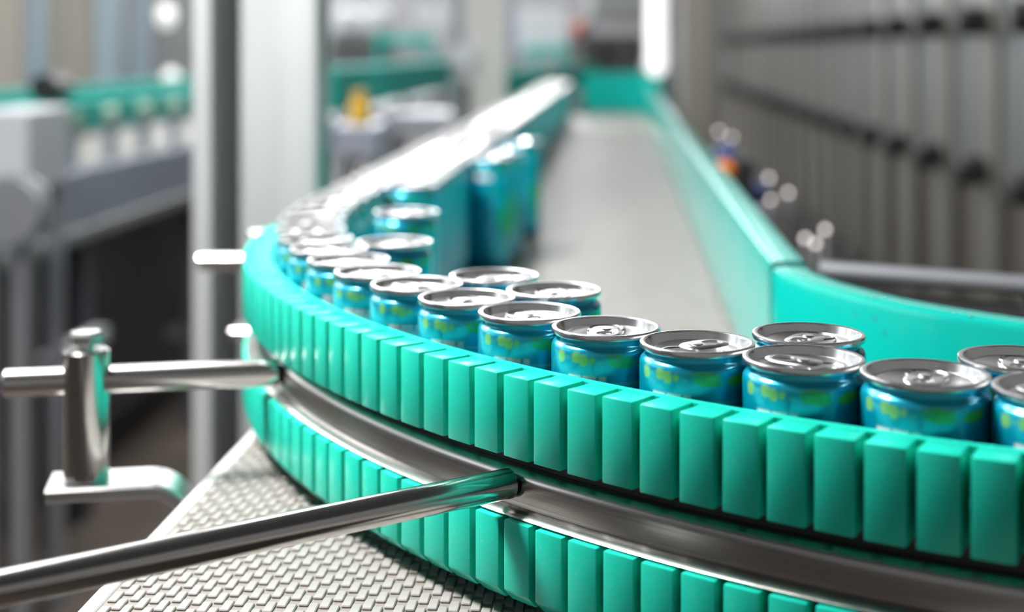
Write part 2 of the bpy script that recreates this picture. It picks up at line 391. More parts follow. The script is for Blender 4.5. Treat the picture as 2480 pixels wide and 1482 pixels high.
# water drops on the curved end of the board
rngd = random.Random(3)
dm = B(); bmesh.ops.create_icosphere(dm, subdivisions=2, radius=1)
M_DROP = mat('water_drop', (0.85, 0.95, 0.95), 0.03, 0, 0.5); M_DROP.node_tree.nodes['Principled BSDF'].inputs['Transmission Weight'].default_value = 1.0
DROP = me_from(dm, 'water_drop', M_DROP, True)
near_i = [q for q in ipath if 0.205 < q[0] < 0.40]
for k in range(34):
    x, y, nx, ny = rngd.choice(near_i)
    top = k < 16; rr = rngd.uniform(0.0007, 0.0019)
    n = rngd.uniform(0.004, th-0.004) if top else -0.0002
    z = 0.1150 if top else rngd.uniform(0.06, 0.105)
    o = obj('water_drop', DROP, irail, Vector((x+nx*n, y+ny*n, ZB+z)) - irail.location)
    o.scale = (rr*1.4, rr*1.4, rr*0.6) if top else (rr*0.6, rr*0.6, rr*0.8)

# ------------------------------------------------------------------ rail holders: rod, clamp post, bolt, bent arm
def holder(name, label, a, d, post_at, L, rr, rp, armside=1):
    """a: rod end on the bar; d: direction outwards; post_at: distance of the clamp post along the rod"""
    a = Vector(a); d = Vector(d).normalized()
    c = a + d*post_at
    t = thing(name, label, 'bracket', (c.x, c.y, ZB-0.01))
    b = B(); tube(b, a, a + d*L, rr, 32, bev=0.0012); part('rod', b, M_ROD, t, True)
    if rp:
        off = Vector((d.y, -d.x, 0)) * (-0.0)
        b = B(); lathe(b, [(0, 0), (rp, 0), (rp, 0.0790), (rp-0.0012, 0.0802), (0.0052, 0.0806), (0.0052, 0.074), (0, 0.074)], 40, (c.x, c.y, ZB+0.0005)); cp = part('clamp_post', b, M_ROD, t, True)
        b = B(); lathe(b, [(0, 0.072), (0.0048, 0.072), (0.0048, 0.0835)], 20, (c.x, c.y, ZB))
        lathe(b, [(0.0048, 0.0835), (0.0098, 0.0838), (0.0106, 0.0850), (0.0106, 0.0900), (0.0094, 0.0918), (0, 0.0922)], 6, (c.x, c.y, ZB)); bo = part('bolt', b, M_CAST, cp)
        # bent flat arm below the post, going down to the frame
        perp = Vector((-d.x, -d.y, 0)); w = 0.040
        side = Vector((-perp.y, perp.x, 0))
        prof = []
        s0, s1 = -0.022, 0.038; R = 0.030; T = 0.0085
        line = [(s0, 0), (s0*0.5, 0), (0.02, 0), (s1, 0)] + [(s1 + R*math.sin(q), -R + R*math.cos(q)) for q in [math.radians(g) for g in range(9, 82, 9)]]
        q = math.radians(81); line += [(line[-1][0] + math.cos(q)*0.03, line[-1][1] - math.sin(q)*0.03), (line[-1][0] + math.cos(q)*0.07, line[-1][1] - math.sin(q)*0.07)]
        b = B(); rings = []
        for i, (s, z) in enumerate(line):
            p_, n_ = line[max(i-1, 0)], line[min(i+1, len(line)-1)]; ds, dz = n_[0]-p_[0], n_[1]-p_[1]; l = math.hypot(ds, dz); ns, nz = -dz/l, ds/l
            e = 0.0016
            sec = [(-w/2+e, 0), (w/2-e, 0), (w/2, -e), (w/2, -T+e), (w/2-e, -T), (-w/2+e, -T), (-w/2, -T+e), (-w/2, -e)]
            rings.append([b.verts.new(Vector((c.x, c.y, ZB)) + perp*(s+ns*q_[1]) + side*q_[0] + Vector((0, 0, z+nz*q_[1]))) for q_ in sec])
        for i in range(len(rings)-1):
            for j in range(8): b.faces.new((rings[i][j], rings[i][(j+1) % 8], rings[i+1][(j+1) % 8], rings[i+1][j]))
        b.faces.new(rings[0][::-1]); b.faces.new(rings[-1]); bmesh.ops.recalc_face_normals(b, faces=b.faces)
        part('bent_arm', b, M_CAST, t, True)
    return t
ZR = 0.0615
NR = NO - 0.0092
def on_bar(ph): p = arc(ph, RR + NR + 0.0003); return (p.x, p.y, ZB+ZR)
def ph_of(x, y, z): p = plan(x, y, z); return math.atan2(p[1]-CY, p[0]-CX) % (2*math.pi)
ph = ph_of(655, 903, ZR); a1 = on_bar(ph); e1 = plan(8, 928, ZR); d1 = Vector((e1[0]-a1[0], e1[1]-a1[1], 0))
c1 = plan(212, 915, ZR); holder('rail_holder', 'steel rod holder with clamp post and bolt beside the belt edge', a1, d1, (Vector((c1[0], c1[1]))-Vector(a1[:2])).length, d1.length, 0.0086, 0.0141)
ph = ph_of(1228, 1172, ZR); a2 = on_bar(ph); e2 = plan(0, 1425, ZR); d2 = Vector((e2[0]-a2[0], e2[1]-a2[1], 0))
holder('rail_holder', 'long dark steel rod reaching from the rail bar across the belt edge', a2, d2, 0.40, 0.47, 0.0071, 0.0128)
a3 = (-0.215, 1.37, ZB+ZR); d3 = Vector((-1, 0.02, 0)); holder('rail_holder', 'blurred steel rod holder in front of the galvanised column', a3, d3, 0.030, 0.087, 0.0084, 0.0115)

# ------------------------------------------------------------------ cans
CR, CH = 0.0264, 0.134
def build_can_body():
    zs = [0.0, 0.0008, 0.0022, 0.005, 0.010] + [0.02 + 0.01*i for i in range(6)] + [0.078, 0.084, 0.090, 0.096, 0.102] + [0.1045 + 0.0006*i for i in range(31)]
    prof = []
    for z in zs:
        r = CR
        if z < 0.010: r = {0.0: 0.0205, 0.0008: 0.0222, 0.0022: 0.0240, 0.005: 0.0256}.get(z, CR)
        if z > 0.1215: continue
        prof.append((r, z))
    prof += [(CR, 0.1230), (CR, 0.1242), (CR-0.0002, 0.1255), (CR-0.0006, 0.1264), (CR-0.0012, 0.1271), (CR-0.0019, 0.1277), (CR-0.0024, 0.1282), (CR-0.0026, 0.1290), (CR-0.0026, 0.1313)]
    bm = B(); lathe(bm, [(0, 0.004), (0.0185, 0.004)] + prof, 200); me = me_from(bm, 'can_body', M_CAN, True)
    at = me.attributes.new('print', 'FLOAT_COLOR', 'POINT')
    base = (0.0, 0.36, 0.53); yel = (0.19, 0.46, 0.14); grn = (0.02, 0.33, 0.07); wht = (0.72, 0.76, 0.76); teal = (0.0, 0.26, 0.30)
    def shade(a, z):
        a = ((math.degrees(a) + 90) % 180) - 90          # the print repeats on the back
        d = (0.1310 - z) * 1000                            # mm below the rim
        c, m = base, 0.5
        mm = a * CR * math.pi / 180 * 1000                # mm along the wall
        for (x0, w, h, y) in ((-30, 2.6, 2.8, 8.2), (-25.6, 1.8, 0.6, 8.6), (-20.6, 2.6, 2.6, 7.8), (-16.6, 2.2, 2.6, 9.0), (-12.6, 1.6, 1.6, 8.6), (-8.6, 2.6, 0.45, 9.0)):
            if abs(((mm-x0)/w))**2.4 + abs((d-y)/h)**2.4 < 1: return yel, 0.2
        if ((mm-1.5)/7.5)**2 + ((d-8.6-0.10*mm)/3.2)**2 < 1 and abs(d-8.6-0.10*mm) > 0.25: return grn, 0.25
        if ((mm-17)/6)**2 + ((d-9.4+0.12*(mm-17))/2.4)**2 < 1: return (0.06, 0.40, 0.05), 0.25
        if -26 < mm < -6 and 16.0 < d < 22.5:
            if math.sin(mm*0.8) > -0.9 or d > 18.4: return wht, 0.1
        if -5 < mm < 16 and 18.5 < d < 19.6: return (0.12, 0.48, 0.46), 0.3
        if -20 < mm < 20 and 30 < d < 46 and (mm/20)**2 + ((d-38)/8)**2 < 1: return (0.0, 0.32, 0.36), 0.5
        if 50 < d < 110 and abs(mm-12) < 5 + 3*math.sin(d*0.11): return (0.02, 0.38, 0.06), 0.3
        return c, m
    vals = []
    for v in me.vertices:
        a_ = math.atan2(v.co.y, v.co.x); S = [0, 0, 0, 0]; k_ = 0
        for da in (-0.012, 0.0, 0.012):
            for dz in (-0.0003, 0.0, 0.0003):
                c, m = shade(a_ + da, v.co.z + dz); S = [S[0]+c[0], S[1]+c[1], S[2]+c[2], S[3]+m]; k_ += 1
        vals += [q/k_ for q in S]
    at.data.foreach_set('color', vals)
    return me
LIDP = [(0.0232, 0.1312), (0.0256, 0.1308), (0.0262, 0.1314), (0.0263, 0.1330), (0.0260, 0.1337), (0.0254, 0.1340), (0.0245, 0.1340), (0.0238, 0.1337), (0.0234, 0.1328), (0.0226, 0.1290), (0.0221, 0.1281), (0.0214, 0.1280), (0.0209, 0.1287), (0.0205, 0.1301), (0.0200, 0.1307), (0.0190, 0.1308), (0.0180, 0.1305), (0.0150, 0.1300), (0.0110, 0.12955), (0.006, 0.12925), (0, 0.1291)]
def build_lid():
    bm = B(); lathe(bm, LIDP, 72); return me_from(bm, 'can_lid', M_LID, True)
def build_tab():
    bm = B(); n = 28; zt = 0.1322; th_ = 0.0008
    def ring(sx, sy, cx, z, p=2.6):
        out = []
        for i in range(n):
            t = 2*math.pi*i/n; c, s = math.cos(t), math.sin(t)
            out.append(bm.verts.new((cx + sx*abs(c)**(2/p)*(1 if c >= 0 else -1), sy*abs(s)**(2/p)*(1 if s >= 0 else -1), z)))
        return out
    o0 = ring(0.0125, 0.0076, -0.0045, zt-th_); o1 = ring(0.0128, 0.0079, -0.0045, zt-th_*0.4); o2 = ring(0.0122, 0.0073, -0.0045, zt+0.0001)
    h2 = ring(0.0046, 0.0044, -0.0095, zt+0.0001); h1 = ring(0.0043, 0.0041, -0.0095, zt-th_)
    for a, c in ((o0, o1), (o1, o2), (o2, h2), (h2, h1), (h1, o0)):
        for i in range(n): bm.faces.new((a[i], a[(i+1) % n], c[(i+1) % n], c[i]))
    bmesh.ops.recalc_face_normals(bm, faces=bm.faces)
    return me_from(bm, 'tab', M_LID, True)
def build_rivet():
    bm = B(); lathe(bm, [(0.0030, 0.1304), (0.0028, 0.1322), (0.0024, 0.1328), (0, 0.1329)], 20); return me_from(bm, 'rivet', M_LID, True)
def build_score():
    bm = B(); n = 36; m = 6; R0 = []
    for i in range(n):
        t = 2*math.pi*i/n; cx, cy = 0.0105 + 0.0078*math.cos(t), 0.0088*math.sin(t); nx, ny = math.cos(t), math.sin(t)
        R0.append([bm.verts.new((cx + nx*0.0006*math.cos(2*math.pi*j/m), cy + ny*0.0006*math.cos(2*math.pi*j/m), 0.1306 + 0.0005*math.sin(2*math.pi*j/m))) for j in range(m)])
    for i in range(n):
        for j in range(m): bm.faces.new((R0[i][j], R0[(i+1) % n][j], R0[(i+1) % n][(j+1) % m], R0[i][(j+1) % m]))
    bmesh.ops.recalc_face_normals(bm, faces=bm.faces); return me_from(bm, 'opening_bead', M_LID, True)
CB, CL, CT, CRV, CS = build_can_body(), build_lid(), build_tab(), build_rivet(), build_score()
def build_far_can():
    bm = B(); lathe(bm, [(0.0205, 0), (0.0256, 0.005), (CR, 0.012), (CR, 0.1215), (CR-0.0012, 0.127), (CR-0.002, 0.1305)], 20, mi=0)
    lathe(bm, [(0.0245, 0.1308), (0.0262, 0.1316), (0.0262, 0.1330), (0.0252, 0.1340), (0.0243, 0.1332), (0.0226, 0.1281), (0.0212, 0.1287), (0.0203, 0.1307), (0.011, 0.1297), (0, 0.1293)], 20, mi=1)
    me = me_from(bm, 'far_can', [M_CAN, M_LID], True)
    at = me.attributes.new('print', 'FLOAT_COLOR', 'POINT')
    at.data.foreach_set('color', [c for v in me.vertices for c in ((0.02, 0.36, 0.08, 0.4) if (math.degrees(math.atan2(v.co.y, v.co.x)) % 120) < 38 and 0.02 < v.co.z < 0.12 else (0.0, 0.33, 0.46, 0.5))])
    return me
CFAR = build_far_can()
def can(x, y, label, group, face=None, jit=14, detail=2):
    ang = (math.atan2(-y, -x) if face is None else face) + math.radians(random.uniform(-jit, jit))
    if detail == 0:
        o = obj('drink_can', CFAR, None, (x, y, ZB), ang); return tag(o, label, 'can', group)
    t = thing('drink_can', label, 'can', (x, y, ZB), ang, group)
    obj('body', CB, t)
    l = obj('lid', CL, t, (0, 0, 0), 0)
    if detail == 2:
        la = math.radians(random.choice((20, 70, 160, 200, 250, 320)) + random.uniform(-25, 25))
        obj('tab', CT, l, (0, 0, 0), la); obj('rivet', CRV, l); obj('opening_bead', CS, l, (0, 0, 0), la)
    return t
sA = plan(1947, 862, CH); phA = math.atan2(sA[1]-CY, sA[0]-CX) % (2*math.pi)
dph = 2*math.asin(0.0531/2/RR)
ks = [k for k in range(-30, 8) if PH0 - 1e-6 < phA + k*dph < math.radians(258)]
L_OUT = 'blue drink can in the curved row pressed against the sawn green rail'
for k in ks:
    p = arc(phA + k*dph, RR); can(p.x, p.y, L_OUT, 'cans in the curved row', face=math.atan2(-p.y, -p.x) + math.radians(14), jit=8)
# straight run: two staggered rows to the far end
s_last = (phA + ks[0]*dph - PH0) * RR
u = U0 + (0.0531 - s_last); i = 0
L_S1 = 'blue drink can in the straight row along the far stretch of the green rail'
L_S2 = 'blue drink can in the second straight row, one away from the green rail'
while u < 5.5:
    p = uv(u, V0); d = 2 if u < 1.7 else (1 if u < 2.4 else 0)
    can(p.x, p.y, L_S1, 'cans in the straight row at the rail', face=math.radians(200), jit=25, detail=d)
    if u > 1.34 and u < 5.45:
        q = uv(u + 0.0266, V0 + 0.0465)
        can(q.x, q.y, L_S2, 'cans in the second straight row', face=math.radians(250), jit=25, detail=d)
    u += 0.0532; i += 1
for (x, y, lab) in ((1193, 665, 'blue drink can inside the curve, beside another loose can on the belt'),
                    (1336, 700, 'blue drink can leading the pair of loose cans inside the curve'),
                    (1957, 809, 'blue drink can touching the inside of the curved row before the kinked green board'),
                    (2468, 874, 'blue drink can inside the curved row, opposite the wet green board'),
                    (984, 511, 'blue drink can alone on the belt where the curved row begins'),
                    (955, 583, 'blue drink can standing just inside the start of the curved row'),
                    (1148, 382, 'first of three blue cans bulging out of the straight double row'),
                    (1214, 366, 'middle of three blue cans bulging out of the straight double row'),
                    (1264, 341, 'last of three blue cans bulging out of the straight double row')):
    x_, y_ = plan(x, y, CH)
    for it in range(40):                       # loose cans touch but never enter their neighbours
        for o in list(COL.objects):
            if o.name.startswith('drink_can') and o.parent is None:
                dx, dy = x_ - o.location.x, y_ - o.location.y; dd = math.hypot(dx, dy)
                if dd < 0.0532: x_ += dx/dd*(0.0533-dd); y_ += dy/dd*(0.0533-dd)
    can(x_, y_, lab, 'loose cans inside the rows', face=math.atan2(-y_, -x_) + 0.2)

# ------------------------------------------------------------------ far end of the conveyor
eb = B()
pe = [uv(5.66, 0.16), uv(5.74, 0.11), uv(5.78, 0.03), uv(5.80, -0.06), uv(5.82, -0.14)]
ep = with_normals(catmull([(p.x, p.y) for p in pe], 4))
sweep(eb, ep, [(0, 0.004), (-0.025, 0.004), (-0.025, 0.165), (0, 0.165)], z0=ZB)
tag(whole('end_guide_board', eb, M_GREENF, (pe[2].x, pe[2].y, ZB), True), 'dark green board closing off the far end of the belt', 'guide rail')

# ------------------------------------------------------------------ columns
Yc = 1.70
X = lambda x, Y=Yc: (x - 1240) / F * Y
col = thing('support_column', 'wide galvanised steel column with an open channel beside the curved rail', 'column', (X(620), Yc, 0))
b = B(); bx(b, X(582), X(768), Yc, Yc+0.125, 0, HZ, 0.003); part('box_section', b, M_GALV, col)
b = B(); bx(b, X(470), X(516), Yc-0.01, Yc+0.10, 0, HZ, 0.002); part('flange', b, M_GALV, col)
b = B(); bx(b, X(500), X(590), Yc+0.085, Yc+0.10, 0, HZ); part('web', b, M_GREY, col)  # recessed web in a darker grey, its shade put into the colour
b = B(); bx(b, X(440), X(790), Yc-0.05, Yc+0.17, 0, 0.012); part('foot_plate', b, M_GALV, col)
Y2 = 4.2
c2 = thing('support_column', 'slim pale grey column behind the row of cans with a pipe fixed to it', 'column', (X(1182, Y2), Y2, 0))
b = B(); bx(b, X(1138, Y2), X(1226, Y2), Y2, Y2+0.11, 0, HZ, 0.004); part('box_section', b, M_GALV2, c2)
b = B(); tube(b, (X(1106, Y2), Y2, 0.6), (X(1106, Y2), Y2, HZ), 0.016, 12); pp = part('pipe', b, M_FRAME, c2, True)
for z in (1.12, 1.9, 2.9):
    b = B(); bx(b, X(1090, Y2), X(1150, Y2), Y2-0.02, Y2+0.03, z, z+0.05); part('pipe_clip', b, M_WHITE, pp)
b = B(); bx(b, X(1120, Y2), X(1137, Y2), Y2+0.01, Y2+0.06, 0.93, 1.07, 0.004); part('cable_box', b, M_DARK, c2)
Y3 = 4.0
c3 = thing('support_column', 'olive grey steel column standing outside the smooth green board', 'column', (X(1700, Y3), Y3, 0))
b = B(); bx(b, X(1700, Y3), X(1744, Y3), Y3-0.01, Y3+0.09, 0, HZ, 0.003); part('flange', b, M_BEIGE, c3)
b = B(); bx(b, X(1655, Y3), X(1701, Y3), Y3+0.02, Y3+0.08, 0, HZ, 0.003); part('web', b, M_BEIGE, c3)
# hanging vertical lamp
Y4 = 3.6; p = px(1590, 185, Y4)
vl = thing('vertical_lamp', 'bright white vertical tube lamp hanging over the far belt', 'lamp', p)
b = B(); lathe(b, [(0, 0), (0.015, 0.003), (0.0245, 0.014), (0.026, 0.03), (0.026, 1.5)], 24, p); part('tube', b, M_TUBE2, vl, True)
b = B(); lathe(b, [(0.030, 1.5), (0.030, 1.62), (0.008, 1.66), (0.008, HZ - p.z), (0, HZ - p.z)], 20, p); part('holder', b, M_GREY, vl, True)

# ------------------------------------------------------------------ right: long machine front with round ports
VM = 1.0
mach = thing('machine_wall', 'long grey machine front with two rows of round black ports', 'machine', uv(6, VM, 0), -AX)
def mbox(name, u0, u1, v0, v1, z0, z1, m, parent=mach, bev=0):
    b = B(); box(b, uv((u0+u1)/2, (v0+v1)/2, (z0+z1)/2), (abs(v1-v0), abs(u1-u0), z1-z0), -AX, bev); return part(name, b, m, parent)
M_PANA = mat('machine_panel_grey', (0.105, 0.112, 0.118), 0.5, 0.2)
M_PANB = mat('machine_panel_warm', (0.135, 0.130, 0.116), 0.5, 0.2)
M_LOW = mat('machine_lower_panel', (0.10, 0.09, 0.08), 0.45, 0.2)
mbox('body', 1.8, 17, VM+0.045, VM+0.9, 0.1, 3.3, M_LOW)
PS = 0.53
for i in range(27):
    u0 = 1.95 + i*PS; 
    pn = mbox('panel', u0+0.004, u0+0.304, VM+0.012, VM+0.058, 0.78, 3.2, M_PANA, bev=0.004)
    pb = mbox('panel', u0+0.306, u0+PS+0.002, VM+0.0, VM+0.058, 0.30, 3.2, M_PANB, bev=0.004)
    mbox('lower_panel', u0+0.012, u0+0.30, VM+0.03, VM+0.058, 0.30, 0.77, M_LOW, bev=0.004)
    for zz in (CAMZ + 0.072, CAMZ - 0.335):
        c = uv(u0+0.42, VM, zz); b = B(); tube(b, c - RD*0.075, c + RD*0.004, 0.040, 20, bev=0.008); pt = part('port', b, M_DARK, pb, True)
        b = B(); tube(b, c - RD*0.081, c - RD*0.0745, 0.028, 16); part('port_cap', b, M_DARK, pt, True)
mbox('plinth', 1.85, 17, VM+0.03, VM+0.6, 0.0, 0.30, M_DARK)
# glowing balls added on stalks for the blurred glints beside the machine
for (x, y, Y) in ((1741, 318, 2.9), (1771, 332, 3.0), (1862, 431, 2.5), (1909, 467, 2.4), (1866, 484, 2.4), (1950, 577, 2.1), (1998, 556, 2.1), (1975, 590, 2.05)):
    p = px(x, y, Y); t = thing('glint_ball', 'tiny glowing ball added for a glint between the green board and the machine', 'lamp', (p.x, p.y, 0), 0, 'added glint balls beside the machine')
    e = 0.0042
    b = B(); bmesh.ops.create_icosphere(b, subdivisions=2, radius=e, matrix=Matrix.Translation(p)); part('lens', b, M_GLINT, t, True)
    b = B(); tube(b, (p.x, p.y, 0), (p.x, p.y, p.z-e*0.8), 0.004, 8); part('stalk', b, M_GREY, t)
# sensor with the orange cap
p = px(1756, 412, 2.2)
t = thing('sensor', 'orange capped sensor on a black block outside the green board', 'sensor', (p.x+0.015, p.y, ZB-0.15))
b = B(); bmesh.ops.create_uvsphere(b, u_segments=20, v_segments=10, radius=0.019, matrix=Matrix.Translation(p) @ Matrix.Diagonal((1, 1, 0.85, 1))); part('cap', b, M_ORANGE, t, True)
b = B(); bx(b, p.x+0.008, p.x+0.044, p.y-0.01, p.y+0.03, p.z-0.06, p.z+0.016, 0.003); part('housing', b, M_DARK, t)
b = B(); bx(b, p.x-0.010, p.x+0.016, p.y+0.0, p.y+0.03, p.z+0.012, p.z+0.036, 0.003); part('plug', b, M_BLUE, t)
b = B(); bx(b, p.x+0.014, p.x+0.034, p.y, p.y+0.02, ZB-0.15, p.z-0.058); part('bracket', b, M_FRAME, t)
p = px(1840, 470, 2.3)
b = B(); bx(b, p.x-0.016, p.x+0.016, p.y, p.y+0.03, p.z-0.012, p.z+0.014, 0.004); bx(b, p.x-0.006, p.x+0.006, p.y+0.01, p.y+0.02, 0, p.z-0.01)
tag(whole('cable_connector', b, M_BLUE, (p.x, p.y, 0)), 'dark blue cable connector on a thin post beside the glint balls', 'connector')
# steel tube behind the kinked board
t = thing('steel_handrail', 'steel tube rail right behind the wet end of the green board', 'handrail', (0.5, 1.19, 0))
b = B(); tube(b, (0.27, 1.245, ZB+0.073), (0.95, 1.03, ZB+0.052), 0.0080, 20); part('tube', b, M_FRAME, t, True)
b = B(); tube(b, (0.27, 1.255, ZB+0.045), (0.95, 1.04, ZB+0.024), 0.012, 20); part('lower_tube', b, M_DARK, t, True)
for k in (0.25, 0.8):
    q = Vector((0.27, 1.247, ZB+0.07)).lerp(Vector((0.95, 1.032, ZB+0.05)), k)
    b = B(); tube(b, (q.x, q.y+0.005, 0), (q.x, q.y+0.005, q.z), 0.010, 14); part('post', b, M_ROD, t, True)

# ------------------------------------------------------------------ left: parallel conveyor
VL = -1.36
M_SIDE = mat('pale_blue_steel', (0.33, 0.37, 0.45), 0.42, 0.15)
M_LEG = mat('dark_leg_paint', (0.085, 0.09, 0.105), 0.5)
lc = thing('conveyor', 'second conveyor line running parallel, with steel side plates and green rail', 'conveyor', uv(4.5, VL, 0), -AX)
def lbox(name, u0, u1, v0, v1, z0, z1, m, parent=lc, bev=0):
    b = B(); box(b, uv((u0+u1)/2, (v0+v1)/2, (z0+z1)/2), (abs(v1-v0), abs(u1-u0), z1-z0), -AX, bev); return part(name, b, m, parent)
lbox('side_plate', 2.0, 6.5, VL+0.03, VL+0.05, ZB-0.17, ZB-0.03, M_SIDE, bev=0.004)
lbox('lower_lip', 2.0, 6.5, VL+0.02, VL+0.065, ZB-0.205, ZB-0.17, M_GREY, bev=0.004)
lbox('belt', 2.0, 6.5, VL-0.40, VL+0.03, ZB-0.05, ZB-0.03, M_BELT)
lbox('side_plate', 2.0, 6.5, VL-0.42, VL-0.40, ZB-0.17, ZB-0.03, M_FRAME)
lbox('green_rail', 2.35, 6.5, VL-0.02, VL+0.005, ZB+0.055, ZB+0.135, M_GREENF, bev=0.004)
lbox('green_rail', 2.35, 6.5, VL-0.40, VL-0.375, ZB+0.065, ZB+0.145, M_GREENF, bev=0.004)
for k in range(14):
    u = 2.6 + 0.27*k
    st = lbox('rail_stay', u-0.022, u+0.022, VL+0.010, VL+0.030, ZB-0.06, ZB+0.075, M_SIDE, bev=0.003)
    c = uv(u, VL+0.02, ZB+0.085); b = B(); tube(b, c - RD*0.02, c + RD*0.025, 0.030, 16); part('clamp_disc', b, mat('clamp_disc_%d' % k, (0.22, 0.36, 0.30), 0.5) if k == 0 else bpy.data.materials['clamp_disc_0'], st, True)
for k in range(5):
    u = 2.5 + 0.95*k
    for v in (VL, VL-0.38): lbox('leg', u-0.03, u+0.03, v, v+0.05, 0, ZB-0.16, M_LEG)
    lbox('cross_brace', u-0.02, u+0.02, VL-0.36, VL, 0.25, 0.29, M_FRAME)
lbox('dark_fill', 2.2, 6.4, VL-0.37, VL-0.06, 0.12, ZB-0.20, M_LEG, bev=0.01)  # added dark block that darkens the space under the conveyor
for k in range(3): lbox('foot_glint', 3.1+1.3*k, 3.45+1.3*k, VL+0.06, VL+0.10, 0.44-0.1*k, 0.475-0.1*k, M_WHITE)  # white bars for the reflective feet, their highlights put into the colour

# ------------------------------------------------------------------ background boxes and machines
def slab(name, label, cat, x0, x1, y0, y1, Y, depth, m, group=None, floor=True, bev=0.004, extra=None, legs=True):
    """front face spans the given pixels at depth Y; body stands on the floor (or its own feet)"""
    a = px(x0, y1, Y); c = px(x1, y0, Y)
    zb = a.z
    t = thing(name, label, cat, ((a.x+c.x)/2, Y+depth/2, 0 if legs else zb), 0, group)
    b = B(); bx(b, a.x, c.x, Y, Y+depth, zb, c.z, bev); bd = part('body', b, m, t)
    if zb > 0.02 and legs:
        for (lx, ly) in ((a.x+0.02, Y+0.02), (c.x-0.02, Y+0.02), (a.x+0.02, Y+depth-0.02), (c.x-0.02, Y+depth-0.02)):
            b = B(); bx(b, lx-0.015, lx+0.015, ly-0.015, ly+0.015, 0, zb+0.005); part('leg', b, M_FRAME, t)
    if extra: extra(t, a, c)
    return t
def door_lines(n):
    def f(t, a, c):
        for i in range(n):
            x0, x1 = a.x + (c.x-a.x)*i/n, a.x + (c.x-a.x)*(i+1)/n
            b = B(); bx(b, x0+0.01, x1-0.01, t.location.y - 0.0 - 0.02 - (t.location.y-a.y), a.y, a.z+0.02, c.z-0.02, 0.004); d = part('door', b, None or t.children[0].data.materials[0], t)
            b = B(); bx(b, x1-0.04, x1-0.025, a.y-0.045, a.y-0.02, (a.z+c.z)/2-0.08, (a.z+c.z)/2+0.08, 0.002); part('handle', b, M_DARK, d)
    return f
slab('control_cabinet', 'tall beige control cabinet behind the second conveyor', 'cabinet', -260, 62, -1100, 860, 5.6, 0.5, M_BEIGE, extra=door_lines(2))
slab('control_cabinet', 'beige control cabinet between two blue grey columns', 'cabinet', 100, 226, -1100, 820, 5.75, 0.5, M_BEIGE, extra=door_lines(1))
def tall(name, label, x0, x1, Y, m):
    a = px(x0, 0, Y); c = px(x1, 0, Y); t = thing(name, label, 'column', ((a.x+c.x)/2, Y, 0))
    b = B(); bx(b, a.x, c.x, Y, Y+0.1, 0, HZ, 0.004); part('box_section', b, m, t)
    b = B(); bx(b, a.x-0.04, c.x+0.04, Y-0.04, Y+0.14, 0, 0.015); part('foot_plate', b, m, t)
tall('support_column', 'narrow blue grey column at the edge of the wide beige cabinet', 60, 92, 4.4, M_BLUEG)
tall('support_column', 'pale blue grey column right of the single door beige cabinet', 228, 280, 5.3, M_BLUEG)
tall('support_column', 'blue grey column next to the two globe lamps', 312, 352, 5.7, M_BLUEG)
slab('equipment_box', 'white equipment box standing at the near end of the second conveyor', 'box', -60, 68, 268, 470, 2.75, 0.25, M_WHITE)
p = px(18, 510, 2.6); t = thing('hose_reel', 'grey round hose reel under the white equipment box', 'reel', (p.x, p.y, 0))
b = B(); tube(b, p, p + Vector((0, 0.05, 0)), 0.045, 28); part('drum', b, M_DARK, t, True)
b = B(); 
for s in (-0.004, 0.05): tube(b, p + Vector((0, s, 0)), p + Vector((0, s+0.008, 0)), 0.062, 28)
part('flange', b, M_FRAME, t, True)
b = B(); bx(b, p.x-0.012, p.x+0.012, p.y+0.06, p.y+0.08, 0, p.z, 0); part('stand', b, M_FRAME, t)
p = px(122, 212, 3.45); t = thing('drive_motor', 'small black drive motor on a green mount above the second conveyor', 'motor', (p.x, p.y, ZB+0.1352))
b = B(); tube(b, p - Vector((0, 0.05, 0)), p + Vector((0, 0.07, 0)), 0.034, 20); mo = part('housing', b, M_DARK, t, True)
b = B(); bx(b, p.x-0.03, p.x+0.045, p.y-0.03, p.y+0.05, ZB+0.1352, p.z-0.03, 0.001); part('mount', b, M_GREENF, t)
for (y, lab) in ((38, 'upper white globe lamp on the stand by the blue grey columns'), (195, 'lower white globe lamp just above the second green rail')):
    p = px(414 if y > 100 else 402, y, 6.0 if y > 100 else 6.2); t = thing('globe_lamp', lab, 'lamp', (p.x, p.y, 0))
    b = B(); bmesh.ops.create_uvsphere(b, u_segments=20, v_segments=12, radius=0.038 if y > 100 else 0.042, matrix=Matrix.Translation(p) @ Matrix.Diagonal((1, 1, 1.3, 1))); part('globe', b, M_GLOBE, t, True)
    b = B(); tube(b, (p.x + (0.01 if y > 100 else -0.01), p.y+0.05, 0), (p.x + (0.01 if y > 100 else -0.01), p.y+0.05, p.z), 0.012, 10); bx(b, p.x-0.015, p.x+0.015, p.y, p.y+0.06, p.z-0.01, p.z+0.01); part('stand', b, M_GREY, t)
slab('machine_cabinet', 'dark grey machine cabinet beside the globe lamps', 'cabinet', 376, 468, -900, 230, 6.5, 0.4, M_GREY, extra=door_lines(1))
